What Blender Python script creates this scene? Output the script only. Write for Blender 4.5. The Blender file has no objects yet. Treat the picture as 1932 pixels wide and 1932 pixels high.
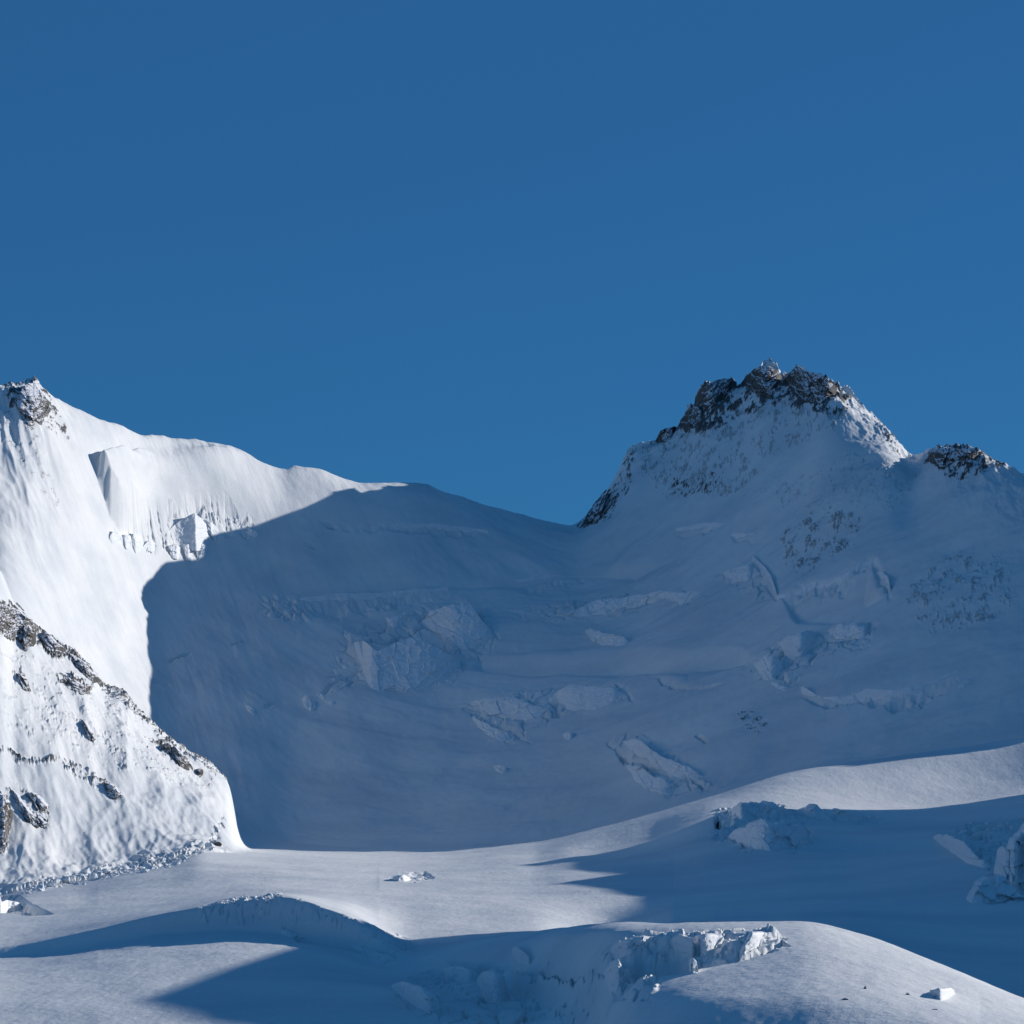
import bpy, math, random, time
import numpy as np
T0 = time.time()
random.seed(7)
S = bpy.context.scene
COL = S.collection
R = math.radians

# ------------------------------------------------------------------ camera frame
# picture measured on a 1932 px square; eye level lies at row VH; F = focal length in px
F, UC, VH = 4970.0, 966.0, 1450.0
def P(u, v, Y):
    return np.array([(u-UC)/F*Y, Y, (VH-v)/F*Y])

SUN_B, SUN_E = R(30), R(18.2)          # sun: azimuth from +X towards +Y, elevation
SH = np.array([math.cos(SUN_B), math.sin(SUN_B)])
TE = math.tan(SUN_E)

# ------------------------------------------------------------------ noise
_rs = np.random.RandomState(11)
_perm = _rs.permutation(512)
_ang = _rs.rand(512)*2*np.pi
_gx, _gy = np.cos(_ang), np.sin(_ang)
def perlin(x, y):
    xi = np.floor(x).astype(np.int64); yi = np.floor(y).astype(np.int64)
    xf = x-xi; yf = y-yi
    def g(ix, iy, fx, fy):
        h = _perm[(_perm[ix & 511] + iy) & 511]
        return _gx[h]*fx + _gy[h]*fy
    a = g(xi, yi, xf, yf); b = g(xi+1, yi, xf-1, yf)
    c = g(xi, yi+1, xf, yf-1); d = g(xi+1, yi+1, xf-1, yf-1)
    sx = xf*xf*xf*(xf*(xf*6-15)+10); sy = yf*yf*yf*(yf*(yf*6-15)+10)
    return ((a+(b-a)*sx)*(1-sy) + (c+(d-c)*sx)*sy)*1.5
def fbm(x, y, scale, octs=4, gain=.5, seed=0.):
    s = 0; a = 1; f = 1/scale
    for i in range(octs):
        s = s + a*perlin(x*f+seed+17.3*i, y*f-seed+9.1*i); a *= gain; f *= 2.03
    return s
def ridged(x, y, scale, octs=4, gain=.5, seed=0.):
    s = 0; a = 1; f = 1/scale
    for i in range(octs):
        s = s + a*(1-2*np.abs(perlin(x*f+seed+31.7*i, y*f+seed+5.3*i))); a *= gain; f *= 2.07
    return s
def worley(x, y, scale, seed=0):
    """broken plates: per-cell random height and tilt, and the distance to the nearest crack"""
    x = x/scale+seed*7.13; y = y/scale-seed*3.7
    xi = np.floor(x).astype(np.int64); yi = np.floor(y).astype(np.int64)
    d1 = np.full(x.shape, 9.); d2 = np.full(x.shape, 9.); h = np.zeros(x.shape)
    for a in (-1,0,1):
        for b in (-1,0,1):
            c = _perm[(_perm[(xi+a) & 511]+yi+b) & 511]
            px = xi+a+(c & 31)/31.; py = yi+b+((c >> 4) & 31)/31.
            d = np.hypot(x-px, y-py)
            hh = ((c*37) % 101)/101.-.5 + .55*(x-px)*(((c*13) % 17)/8.-1)+.55*(y-py)*(((c*29) % 19)/9.-1)
            n = d < d1
            d2 = np.where(n, d1, np.minimum(d2, d)); h = np.where(n, hh, h); d1 = np.where(n, d, d1)
    return h, d2-d1
def sstep(a, b, x):
    t = np.clip((x-a)/(b-a), 0, 1); return t*t*(3-2*t)

def pchip(xk, yk, x):
    xk = np.asarray(xk, float); yk = np.asarray(yk, float)
    h = np.diff(xk); d = np.diff(yk)/h
    m = np.zeros_like(yk)
    w1 = 2*h[1:]+h[:-1]; w2 = h[1:]+2*h[:-1]
    ok = d[:-1]*d[1:] > 0
    with np.errstate(divide='ignore', invalid='ignore'):
        m[1:-1] = np.where(ok, (w1+w2)/(w1/d[:-1]+w2/d[1:]), 0)
    m[0] = d[0]; m[-1] = d[-1]
    i = np.clip(np.searchsorted(xk, x)-1, 0, len(h)-1)
    t = np.clip((x-xk[i])/h[i], 0, 1)
    t2 = t*t; t3 = t2*t
    return ((2*t3-3*t2+1)*yk[i] + (t3-2*t2+t)*h[i]*m[i] + (-2*t3+3*t2)*yk[i+1] + (t3-t2)*h[i]*m[i+1])

# ------------------------------------------------------------------ guide lines of the terrain
# each: (u, Y, v) = where a roll, crest, foot or skyline runs
SKY = [(-900,1010),(-300,850),(-80,765),(0,738),(17,729),(29,726),(52,719),(66,722),(86,748),(100,754),(137,771),(160,777),(189,791),(218,801),
 (252,817),(272,821),(286,818),(309,820),(324,827),(344,831),(367,829),(387,835),(401,837),(430,848),(453,863),(481,873),
 (516,880),(541,886),(553,878),(565,880),(609,890),(640,902),(678,913),(722,910),(765,912),(806,913),(828,926),(875,938),
 (921,952),(953,965),(984,971),(1015,984),(1057,993),(1091,994),(1100,984),(1120,955),(1140,934),(1154,927),(1160,904),
 (1174,875),(1183,852),(1194,841),(1211,832),(1240,824),(1247,812),(1257,807),(1277,804),(1283,789),(1297,772),(1310,763),
 (1312,746),(1323,729),(1337,722),(1360,716),(1377,715),(1389,722),(1399,722),(1405,712),(1418,700),(1435,690),(1440,680),
 (1449,679),(1466,690),(1476,706),(1486,705),(1503,690),(1515,693),(1524,703),(1538,703),(1549,702),(1572,718),(1595,729),
 (1610,741),(1645,780),(1668,800),(1682,811),(1691,828),(1694,846),(1704,860),(1728,873),(1739,863),(1757,850),(1777,844),
 (1802,843),(1825,847),(1851,857),(1877,869),(1890,876),(1908,881),(1932,894),(2050,930),(2300,880),(2800,800),(3200,800)]
SKYY = [(-900,1900),(-300,2180),(0,2335),(52,2360),(137,2410),(309,2575),(484,2685),(700,2790),(806,2860),(950,2970),(1057,3050),(1100,3075),
 (1200,3080),(1312,3062),(1440,3000),(1515,2925),(1549,2868),(1572,2846),(1610,2832),(1645,2802),(1682,2778),(1704,2768),(1728,2750),(1802,2640),(1932,2540),(2300,2400),(3200,2150)]

L = [
 [(-900,560,2010),(370,560,2010),(800,560,2010),(1030,545,2010),(1180,425,2000),(1500,380,2025),(1932,350,2080),(3200,340,2120)],
 [(-900,660,1900),(0,660,1890),(260,650,1890),(600,640,1890),(1000,630,1890),(1060,605,1890),(1200,478,1872),(1500,425,1886),(1700,405,1918),(1932,395,1960),(2300,390,2010),(3200,390,2050)],
 [(-900,860,1830),(0,859,1808),(150,857,1791),(300,855,1767),(430,846,1757),(530,832,1765),(640,806,1800),(720,782,1825),(780,765,1835),(900,705,1830),(1000,655,1822),(1070,610,1818),(1200,530,1805),(1300,517,1800),(1500,495,1790),(1650,484,1812),(1800,474,1852),(1932,466,1898),(2300,490,1985),(3200,490,1990)],
 [(-900,863,1815),(0,870,1787),(150,867.5,1761),(300,863,1727),(430,857,1703),(530,846,1692),(640,824,1722),(720,799,1765),(780,782,1807),(900,735,1790),(1000,690,1772),(1070,640,1762),(1190,565,1752),(1300,556,1746),(1500,550,1741),(1650,540,1774),(1800,525,1830),(1932,512,1885),(2300,500,1980),(3200,500,1985)],
 [(-900,930,1780),(0,935,1771),(300,935,1721),(530,935,1687),(640,930,1706),(780,900,1762),(1000,930,1752),(1130,950,1780),(1300,740,1800),(1500,690,1800),(1932,670,1900),(3200,670,1900)],
 [(-900,1050,1735),(0,1050,1728),(260,1080,1705),(530,1110,1678),(780,1120,1690),(1000,1130,1692),(1200,1120,1692),(1350,1080,1692),(1500,1045,1692),(1700,1015,1690),(1932,995,1685),(3200,980,1600)],
 [(-900,1230,1730),(0,1318,1690),(49,1330,1677),(146,1366,1663),(234,1398,1641),(328,1430,1621),(385,1462,1607),(413,1482,1608),(448,1505,1610),(500,1535,1613),(600,1570,1616),(780,1580,1622),(1000,1480,1622),(1060,1480,1613),(1130,1500,1604),(1200,1510,1588),(1350,1540,1534),(1500,1580,1515),(1700,1615,1520),(1932,1650,1500),(3200,1650,1400)],
 [(-900,1450,700),(-200,1570,935),(0,1640,1083),(29,1645,1143),(54,1648,1162),(86,1652,1195),(115,1657,1215),(143,1660,1238),(172,1665,1261),(189,1667,1286),(201,1669,1298),(238,1674,1315),(252,1676,1335),(287,1681,1369),(329,1687,1404),(372,1693,1432),(401,1697,1450),(418,1700,1464),(428,1701,1474),(437,1705,1500),(445,1712,1545),(456,1724,1582),(476,1745,1600),(600,1780,1602),(800,1770,1602),(1000,1690,1590),(1130,1660,1562),(1350,1690,1500),(1500,1735,1455),(1700,1780,1425),(1932,1830,1392),(2300,1830,1330),(3200,1830,1250)],
 [(-900,1600,850),(0,1760,1180),(200,1820,1380),(400,1850,1530),(447,1860,1570),(480,1880,1612),(800,1900,1612),(1000,1800,1606),(1350,1840,1535),(1700,1920,1478),(1932,1960,1450),(3200,1960,1300)],
 [(-900,1750,1150),(0,2000,1140),(100,2060,1240),(200,2120,1330),(265,2160,1370),(350,2180,1450),(447,2150,1530),(550,2120,1594),(800,2150,1600),(1000,2150,1592),(1350,2110,1505),(1700,2080,1445),(1932,2070,1405),(2300,2060,1310),(3200,2060,1250)],
 [(-900,1800,1100),(0,2080,1050),(100,2130,1130),(200,2230,1200),(309,2335,1250),(450,2350,1330),(600,2380,1380),(800,2420,1380),(1000,2430,1370),(1350,2370,1300),(1700,2260,1250),(1932,2220,1220),(3200,2110,1100)],
 [(-900,1850,1050),(0,2180,930),(100,2230,960),(200,2320,1030),(309,2455,1080),(484,2560,1120),(700,2650,1130),(900,2700,1150),(1100,2720,1150),(1350,2640,1080),(1500,2550,1050),(1700,2440,1050),(1932,2370,1040),(3200,2130,960)],
]

# ------------------------------------------------------------------ the height field on a fan of columns
_out = np.cumsum(np.minimum(1.7*1.035**np.arange(170), 12.))
US = np.concatenate([(-60-_out[_out < 840])[::-1], np.arange(-60,1994,1.7), 1993.1+_out[_out < 1200]])
YS = np.concatenate([np.arange(130,330,6.), np.arange(330,1000,1.0), np.arange(1000,1300,1.7), np.arange(1300,2000,2.3),
                     np.arange(2000,3150,1.6), np.arange(3150,4700,25.)])
NU, NY = len(US), len(YS)
knY, knZ = [], []
knY.append(np.full(NU, 129.)); knZ.append(np.full(NU, -60.))
for c in L:
    c = np.array(c, float)
    y = pchip(c[:,0], c[:,1], US); v = pchip(c[:,0], c[:,2], US)
    knY.append(y); knZ.append((VH-v)/F*y)
SKY = np.array(SKY, float); SKYY = np.array(SKYY, float)
sy = pchip(SKYY[:,0], SKYY[:,1], US); sv = np.interp(US, SKY[:,0], SKY[:,1])
sz = (VH-sv)/F*sy
def smooth(a, n):
    k = np.hanning(n+2)[1:-1]; k /= k.sum()
    return np.convolve(np.pad(a, n//2, mode='edge'), k, 'valid')
sm = smooth(sz, 47)
for q in range(len(knY)):
    n = {7: 23, 8: 7, 13: 35}.get(q, 33 if q < 8 else 61)
    knY[q] = smooth(knY[q], n); knZ[q] = smooth(knZ[q], n)
knY.append(sy); knZ.append(sm)
knY.append(sy+130); knZ.append(sm-100)
knY.append(np.maximum(sy+700, 3600)); knZ.append(np.full(NU, -60.))
knY.append(np.full(NU, 4800.)); knZ.append(np.full(NU, -80.))
knY = np.array(knY); knZ = np.array(knZ)
Z = np.empty((NU, NY))
# one more line just in front of the spur's foot, so that the plain stays flat right up to it
_t = np.clip((knY[7]-12-knY[6])/(knY[7]-knY[6]), .3, .97)
pY = np.insert(knY, 7, knY[6]+(knY[7]-knY[6])*_t, 0); pZ = np.insert(knZ, 7, knZ[6]+(knZ[7]-knZ[6])*smooth(_t, 33), 0)
for i in range(NU):
    Z[i] = pchip(pY[:,i], pZ[:,i], YS)
U2, Y2 = np.meshgrid(US, YS, indexing='ij')
X2 = (U2-UC)/F*Y2
K = {n: knY[i+1] for i, n in enumerate(['g1','g2','foot','crest','dip','floor','base','spur','gap','b0','b1','b2','sky'])}
sy_ = knY[13]
dlt = sz-sm
dY_ = Y2-sy_[:,None]
s45 = smooth(sz, 29)
Z -= (sstep(1150,1260,U2)*sstep(1690,1600,U2)*15)*(1-np.exp(-np.abs(dY_)/7))*np.exp(-np.abs(dY_)/60)
Z += (sstep(1230,1290,U2)*sstep(1660,1600,U2)*3.2)*(ridged((Y2*SH[0]-X2*SH[1])*1.0, X2*0+3., 15, 3, .6, 3.)-.5)*np.exp(-np.abs(dY_)/6)   # knife edge of the rocky crest
Z += (s45-sm)[:,None]*np.exp(-np.abs(dY_)/np.where(U2 > 1090, 16, 10))
Z += np.where(U2 > 1090, 1.7, 1)*(sz-s45)[:,None]*np.exp(-np.abs(dY_)/np.where(U2 > 1090, 6, 5))
def V_(): return VH - F*Z/Y2
NU_LO = np.searchsorted(US, -60)
print('grid', NU, NY, NU*NY, time.time()-T0)

# --- stamps: soft polygons / lines in (u, v) measured on the bare terrain, limited to a depth range
V0 = V_()
def sd_poly(pts, u, v):
    p = np.array(pts, float); n = len(p)
    d = np.full(u.shape, 1e9); ins = np.zeros(u.shape, bool)
    for i in range(n):
        a, b = p[i], p[(i+1) % n]
        e = b-a; w0 = u-a[0]; w1 = v-a[1]
        t = np.clip((w0*e[0]+w1*e[1])/(e@e+1e-9), 0, 1)
        d = np.minimum(d, (w0-e[0]*t)**2 + (w1-e[1]*t)**2)
        if a[1] != b[1]:
            ins ^= ((a[1] > v) != (b[1] > v)) & (u < (b[0]-a[0])*(v-a[1])/(b[1]-a[1])+a[0])
    return np.where(ins, 1, -1)*np.sqrt(d)
def sd_line(pts, u, v):
    p = np.array(pts, float); d = np.full(u.shape, 1e9)
    for a, b in zip(p[:-1], p[1:]):
        e = b-a; w0 = u-a[0]; w1 = v-a[1]
        t = np.clip((w0*e[0]+w1*e[1])/(e@e+1e-9), 0, 1)
        d = np.minimum(d, (w0-e[0]*t)**2 + (w1-e[1]*t)**2)
    return np.sqrt(d)
def window(pts, pad, yr):
    p = np.array(pts, float)
    i0 = np.searchsorted(US, p[:,0].min()-pad); i1 = np.searchsorted(US, p[:,0].max()+pad)
    j0 = np.searchsorted(YS, yr[0]); j1 = np.searchsorted(YS, yr[1])
    return slice(i0, i1), slice(j0, j1)
def wob(s, amp, scale):   # ragged outlines
    x, y = X2[s], Y2[s]
    return amp*fbm(x, y+Z[s], scale, 3, .6, 3.)
def bump(pts, yr, h, soft=20, rag=0, rscale=8, rise=None):
    s = window(pts, soft+10, yr); d = sd_poly(pts, U2[s], V0[s])
    if rag: d = d+wob(s, rag, rscale)
    Z[s] += h*sstep(0 if rise is None else -rise, soft, d)
def groove(pts, yr, h, w=5, rag=0, rscale=8):
    s = window(pts, w*3+10, yr); d = sd_line(pts, U2[s], V0[s])
    p = np.array(pts, float); L_ = np.hypot(*(p[-1]-p[0]))
    e = np.minimum(np.hypot(U2[s]-p[0,0], V0[s]-p[0,1]), np.hypot(U2[s]-p[-1,0], V0[s]-p[-1,1]))/max(L_, 1)
    tp = np.clip(e*4+.15, 0, 1)*np.clip(1+.9*fbm(X2[s], Y2[s], 14, 3, .6, 12.), .15, 1.6)   # slits thin out and break up
    if rag: d = d+wob(s, rag, rscale)
    Z[s] -= h*tp*(1-sstep(0, 1, d/(w*(.35+.65*tp))))
ROCK = np.zeros((NU, NY), np.float32)
def rock(pts, yr, amount=1., soft=14, scale=6, thr=.0, stretch=(1,1)):
    s = window(pts, soft+10, yr); d = sd_poly(pts, U2[s], V0[s])
    m = sstep(-soft*.9, soft*.4, d)
    x, z = X2[s]*stretch[0], (Z[s]+.35*Y2[s])*stretch[1]
    n = .75*fbm(x-.5*z, z, scale, 4, .7, 5.)+.45*fbm(x*2.2, z*.8, scale*.45, 3, .7, 15.)
    k = sstep(.0, .35, n+thr+(m-1)*1.2)*amount*m
    ROCK[s] = np.maximum(ROCK[s], k)

# hanging glacier on the left mountain: a thick apron with a steep left edge and snout
LM = (2100, 2950)
s_ = window([(150,820),(620,1060)], 20, LM)
d_ = sd_poly([(176,850),(186,895),(194,935),(203,970),(222,1000),(262,1012),(300,1000),(335,985),(365,968),(395,965),(432,978),(484,1004),(640,960),(620,860),(300,800)], U2[s_], V0[s_])
w_ = sstep(0, 1, (d_+wob(s_, 5, 40))/(8+42*sstep(222, 285, U2[s_])))*sstep(856, 936, V0[s_]+.22*(U2[s_]-200))*(1-sstep(400, 540, U2[s_]))
Z[s_] += w_*(15+24*(1-sstep(228, 300, U2[s_])))
bump([(235,930),(300,905),(360,935),(330,985),(270,1000),(240,975)], LM, -7, 30)
bump([(225,868),(262,856),(300,870),(262,890)], LM, 4, 14)
# saddle terraces and bergschrunds in the shaded headwall: benches with a lip
HW = (1880, 3060)
for pts, h, w in [([(560,1134),(700,1128),(843,1113)], 5, 7), ([(968,1096),(1057,1085),(1120,1078)], 3.5, 5),
        ([(640,990),(740,988),(830,992),(921,1002)], 4, 6), ([(1280,998),(1320,993),(1363,990)], 4, 5), ([(1380,1010),(1420,1008)], 3, 4),
        ([(1464,1124),(1493,1126),(1527,1106),(1590,1092),(1622,1066),(1648,1058),(1674,1089),(1679,1129)], 5, 7),
        ([(1516,1307),(1550,1324),(1636,1310),(1694,1313),(1751,1293),(1803,1267)], 6, 8), ([(1420,1052),(1454,1095),(1466,1130)], 4, 5)]:
    groove([(a, b+9) for a, b in pts], HW, h, w*1.6, 2, 15)
for pts, h, w in [([(681,1262),(655,1285),(603,1309)], 5, 5), ([(606,984),(628,990),(653,996)], 5, 4), ([(572,1024),(598,1033)], 3, 3),
        ([(875,1335),(921,1358),(1000,1387)], 6, 6), ([(1150,1404),(1185,1426),(1245,1463)], 12, 9), ([(1034,1325),(1046,1340),(1058,1352)], 4, 5),
        ([(1318,1388),(1332,1402)], 6, 5), ([(912,1176),(940,1205)], 4, 5), ([(700,1222),(745,1205),(783,1192)], 4, 6),
        ([(820,1212),(850,1228),(872,1246)], 4, 5), ([(1230,1283),(1310,1292),(1370,1290)], 4, 6), ([(1160,1300),(1195,1318)], 3, 5),
        ([(310,1246),(340,1236),(366,1226)], 3, 3), ([(440,1216),(465,1208)], 3, 3), ([(286,1288),(296,1284),(320,1290)], 4, 5),
        ([(500,1340),(515,1330)], 3, 4), ([(1300,1462),(1330,1475)], 4, 5)]:
    groove(pts, HW, h, w, 1.5, 8)
for pts, h, so in [([(480,1110),(640,1090),(860,1085),(1100,1060),(1300,1050),(1200,1095),(900,1110),(600,1125)], -5, 30),
        ([(560,1140),(860,1120),(900,1140),(780,1150),(660,1180),(590,1170)], -4, 25), ([(900,1230),(1100,1230),(1400,1210),(1440,1240),(1300,1280),(1000,1285),(880,1270)], -7, 30),
        ([(1470,1135),(1640,1075),(1670,1130),(1600,1170),(1500,1175)], -7, 26)]:
    bump(pts, HW, h*1.7, so)
# rocky patches
for pts, yr, am, so, sc, th, stt in [
  ([(0,738),(29,724),(52,717),(66,720),(90,750),(122,800),(130,832),(100,822),(80,818),(60,815),(45,790),(20,790)], (2200,2520), .9, 9, 7, .05, (1,.6)),
  ([(0,760),(40,800),(75,830),(110,930),(120,980),(70,930),(20,850),(0,840)], (2050,2520), .45, 18, 8, -.15, (1.3,.45)),
  ([(0,1140),(30,1146),(52,1165),(76,1195),(60,1232),(40,1220),(0,1205)], (1500,1760), 1, 8, 4, .25, (1,1)),
  ([(70,1185),(95,1203),(120,1222),(145,1239),(172,1262),(192,1290),(186,1300),(160,1275),(130,1252),(100,1246),(72,1222)], (1500,1760), 1, 7, 4, .22, (1,1)),
  ([(186,1284),(204,1294),(240,1312),(258,1334),(292,1366),(334,1402),(328,1412),(286,1384),(248,1352),(226,1326),(190,1304)], (1450,1790), .85, 9, 5, .02, (1,1)),
  ([(330,1402),(374,1430),(402,1448),(440,1474),(420,1478),(380,1450),(340,1420)], (1450,1790), .8, 7, 4, -.08, (1,1)),
  ([(100,1282),(130,1276),(150,1284),(185,1300),(165,1314),(130,1304)], (1450,1760), 1, 7, 4, .1, (1,1)),
  ([(20,1262),(45,1270),(64,1315),(40,1305)], (1400,1760), .8, 8, 4, 0, (1,1)),
  ([(80,1345),(160,1345),(190,1400),(250,1375),(270,1395),(180,1410),(120,1400)], (1400,1760), .42, 14, 5, -.15, (1,1)),
  ([(285,1400),(330,1405),(352,1440),(366,1458),(345,1455),(315,1430)], (1450,1760), 1, 6, 4, .15, (1,1)),
  ([(0,1408),(25,1412),(50,1430),(110,1432),(155,1443),(195,1470),(220,1495),(236,1506),(205,1504),(165,1474),(110,1448),(40,1440),(0,1422)], (1350,1760), .9, 7, 4, -.02, (1,1)),
  ([(10,1480),(45,1518),(75,1545),(98,1566),(75,1566),(38,1538)], (1300,1760), .95, 7, 4, .05, (1,1)),
  ([(35,1482),(70,1508),(98,1540),(85,1548),(52,1515)], (1300,1760), .95, 6, 4, .05, (1,1)),
  ([(0,1490),(16,1520),(20,1570),(12,1612),(0,1610)], (1250,1700), .95, 6, 4, .1, (1,1)),
  ([(208,1415),(238,1420),(242,1458),(220,1455)], (1350,1760), .7, 7, 4, -.1, (1,1)),
  ([(0,1210),(200,1310),(330,1410),(420,1490),(300,1480),(120,1420),(0,1380)], (1300,1760), .38, 30, 6, -.2, (1,1)),
  ([(1270,815),(1300,765),(1320,725),(1380,708),(1440,672),(1505,684),(1555,698),(1610,745),(1600,775),(1540,785),(1470,770),(1400,780),(1340,815),(1285,830)], (2600,3140), .9, 14, 13, .10, (1,.5)),
  ([(1308,800),(1310,750),(1323,726),(1360,712),(1385,714),(1400,716),(1392,735),(1360,748),(1348,780),(1330,800)], (2700,3140), 1, 7, 12, .3, (1,.6)),
  ([(1278,812),(1300,768),(1360,785),(1372,800),(1330,815),(1300,805)], (2700,3140), 1, 8, 9, .18, (1,.6)),
  ([(1400,725),(1418,696),(1440,676),(1468,690),(1478,722),(1458,745),(1440,765),(1428,745),(1405,735)], (2700,3140), 1, 7, 12, .2, (1,.6)),
  ([(1476,722),(1503,688),(1549,700),(1578,722),(1592,748),(1552,768),(1520,760),(1498,742)], (2700,3140), 1, 7, 12, .24, (1,.6)),
  ([(1180,850),(1250,812),(1300,795),(1400,745),(1500,745),(1600,745),(1600,800),(1530,830),(1450,870),(1400,935),(1260,935),(1215,905)], (2500,3100), .52, 30, 10, -.02, (1.2,.4)),
  ([(1086,1000),(1100,984),(1120,952),(1140,930),(1162,915),(1170,940),(1152,985),(1120,1000)], (2700,3140), 1, 7, 8, .15, (1,.7)),
  ([(1162,910),(1183,850),(1200,842),(1195,900),(1180,950)], (2700,3140), .9, 8, 7, -.1, (1.2,.4)),
  ([(1236,835),(1247,808),(1280,800),(1275,825),(1255,840)], (2700,3140), 1, 7, 7, .15, (1,.7)),
  ([(1260,918),(1270,900),(1350,890),(1375,900),(1340,930),(1280,932)], (2500,3140), .9, 7, 6, -.02, (1,.6)),
  ([(1740,880),(1755,848),(1777,840),(1828,842),(1866,860),(1905,878),(1850,900),(1780,895)], (2400,3000), .95, 7, 8, .12, (1,.6)),
  ([(1470,1000),(1560,950),(1625,975),(1615,1040),(1545,1065),(1510,1100),(1478,1060)], (2250,2900), .6, 26, 12, -.05, (1.2,.7)),
  ([(1700,1110),(1800,1045),(1905,1050),(1915,1130),(1840,1195),(1760,1190),(1705,1155)], (2100,2800), .5, 30, 12, -.05, (1.2,.7)),
  ([(1400,940),(1600,840),(1760,900),(1700,960),(1500,960)], (2400,3000), .42, 40, 6, -.1, (1,.5)),
  ([(1390,1350),(1420,1340),(1448,1372),(1430,1395),(1398,1375)], (1950,2500), .75, 9, 7, -.12, (1,1)),
  ([(1655,790),(1672,800),(1690,825),(1698,848),(1700,858),(1685,850),(1670,820)], (2500,3000), .9, 5, 6, .0, (1,.6))]:
    rock(pts, yr, am, so, sc, th, stt)
# icy bowl behind the front hump: broken steps under the lit strip
BW = (960, 1500)
bump([(1378,1516),(1457,1509),(1482,1522),(1478,1547),(1435,1547),(1378,1566)], BW, 3, 10, 1, 6)
groove([(1480,1524),(1530,1518),(1600,1530),(1660,1545)], BW, 2.2, 4, 1, 6)
groove([(1437,1552),(1515,1556),(1545,1584)], BW, 2.5, 4, 1, 6)
bump([(1345,1545),(1355,1538),(1366,1552),(1360,1564),(1348,1562)], (960,1600), -12, 5)
TR = (400, 700)
bump([(1176,1816),(1205,1800),(1262,1792),(1310,1817),(1395,1802),(1475,1774),(1492,1784),(1412,1808),(1290,1836),(1198,1849)], TR, -6, 6, 1.5, 4)
bump([(1150,1792),(1216,1772),(1270,1768),(1370,1766),(1465,1762),(1480,1770),(1395,1800),(1310,1812),(1262,1788),(1204,1798),(1164,1812)], TR, 1.8, 7, 1.5, 4)
bump([(1120,1830),(1180,1860),(1225,1880),(1215,1925),(1140,1930),(1090,1880)], (500,660), 1.5, 14, 5, 5)
groove([(845,1815),(900,1830),(960,1822),(1030,1846),(1120,1836)], (560,760), 3, 9, 2, 5)
groove([(770,1850),(850,1880),(940,1905),(1040,1895)], (540,720), 3, 9, 2, 5)
bump([(960,1840),(1060,1852),(1110,1880),(1040,1890),(970,1880)], (540,720), 2.5, 14, 3, 6)
def shatter(pts, yr, h, scale, soft=14, crack=.6, sy=1., rag=5):
    s = window(pts, soft+10, yr); d = sd_poly(pts, U2[s], V0[s])+wob(s, rag, scale*2)
    m = sstep(0, soft, d)
    x, y = X2[s]+.25*scale*fbm(X2[s], Y2[s], scale*2, 2), Y2[s]*sy
    a, k = worley(x, y, scale, 3); b, k2 = worley(x, y, scale*.4, 1)
    Z[s] += m*(h*(a+.4*b)-crack*h*(1-sstep(0, .12, k)))
shatter([(1345,1520),(1460,1500),(1500,1520),(1560,1585),(1500,1615),(1400,1612),(1340,1590)], (1000,1560), 2.6, 9, 20)
shatter([(1760,1570),(1840,1545),(2000,1530),(2000,1740),(1890,1738),(1830,1710),(1860,1640),(1790,1610)], (960,1500), 4., 11, 16)
shatter([(1490,1520),(1600,1528),(1680,1540),(1640,1558),(1520,1550)], (1000,1560), 1.5, 8, 8)
shatter([(1130,1785),(1220,1765),(1380,1758),(1480,1765),(1495,1785),(1400,1812),(1250,1845),(1230,1890),(1150,1890)], TR, 1.6, 5, 9)
shatter([(760,1830),(900,1815),(1060,1800),(1160,1830),(1200,1890),(1100,1950),(850,1950),(730,1890)], (540,760), 1.5, 7, 26)
shatter([(370,1712),(440,1690),(530,1684),(545,1706),(480,1745),(380,1742)], (780,900), 1.3, 4, 9)
shatter([(480,1700),(560,1690),(800,1780),(760,1805),(640,1775),(560,1750)], (780,900), .9, 5, 10)
shatter([(40,1688),(49,1668),(150,1652),(235,1628),(330,1608),(395,1580),(420,1530),(432,1540),(404,1600),(330,1634),(235,1652),(100,1676)], (1250,1760), 1.5, 4, 6, .8)
shatter([(-60,1690),(34,1688),(62,1706),(90,1722),(-60,1726)], (1000,1400), 1.6, 5, 6)
shatter([(725,1655),(760,1646),(815,1650),(800,1664),(740,1666)], (1150,1700), 1.1, 5, 5)
SN_ = (2100, 2950)
shatter([(205,1000),(250,975),(330,950),(420,945),(490,985),(470,1012),(400,1020),(300,1045),(220,1022)], SN_, 5., 11, 8, .8, .7)
shatter([(490,1125),(540,1110),(600,1130),(590,1180),(520,1185),(480,1160)], HW, 4, 11, 14)
shatter([(640,1190),(800,1130),(920,1135),(950,1215),(860,1300),(690,1305),(600,1320)], HW, 5, 22, 26, .5)
shatter([(860,1320),(1000,1300),(1180,1290),(1190,1330),(1060,1360),(970,1400),(900,1380)], HW, 4.5, 20, 20, .5)
shatter([(940,1150),(1140,1120),(1330,1105),(1340,1135),(1180,1165),(1000,1185)], HW, 4, 20, 16, .5)
shatter([(1400,1240),(1460,1195),(1600,1165),(1660,1180),(1640,1230),(1540,1260),(1500,1310),(1430,1295)], HW, 5.5, 17, 18, .5)
shatter([(1340,1080),(1420,1050),(1470,1110),(1460,1140),(1380,1115)], HW, 4, 15, 14, .5)
shatter([(1150,1385),(1220,1380),(1360,1470),(1280,1510),(1180,1460)], HW, 4, 18, 16, .5)
# soft hollows and shallow sags of the near plain
PL = (700, 1700)
bump([(0,1690),(34,1688),(62,1706),(104,1724),(60,1728),(0,1722)], (1000,1400), -4, 8)
groove([(768,1652),(800,1650),(815,1656)], (1150,1700), 2.2, 6)
bump([(520,1740),(620,1738),(760,1800),(730,1812),(640,1790),(560,1778)], (780,900), -3.5, 14)

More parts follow.
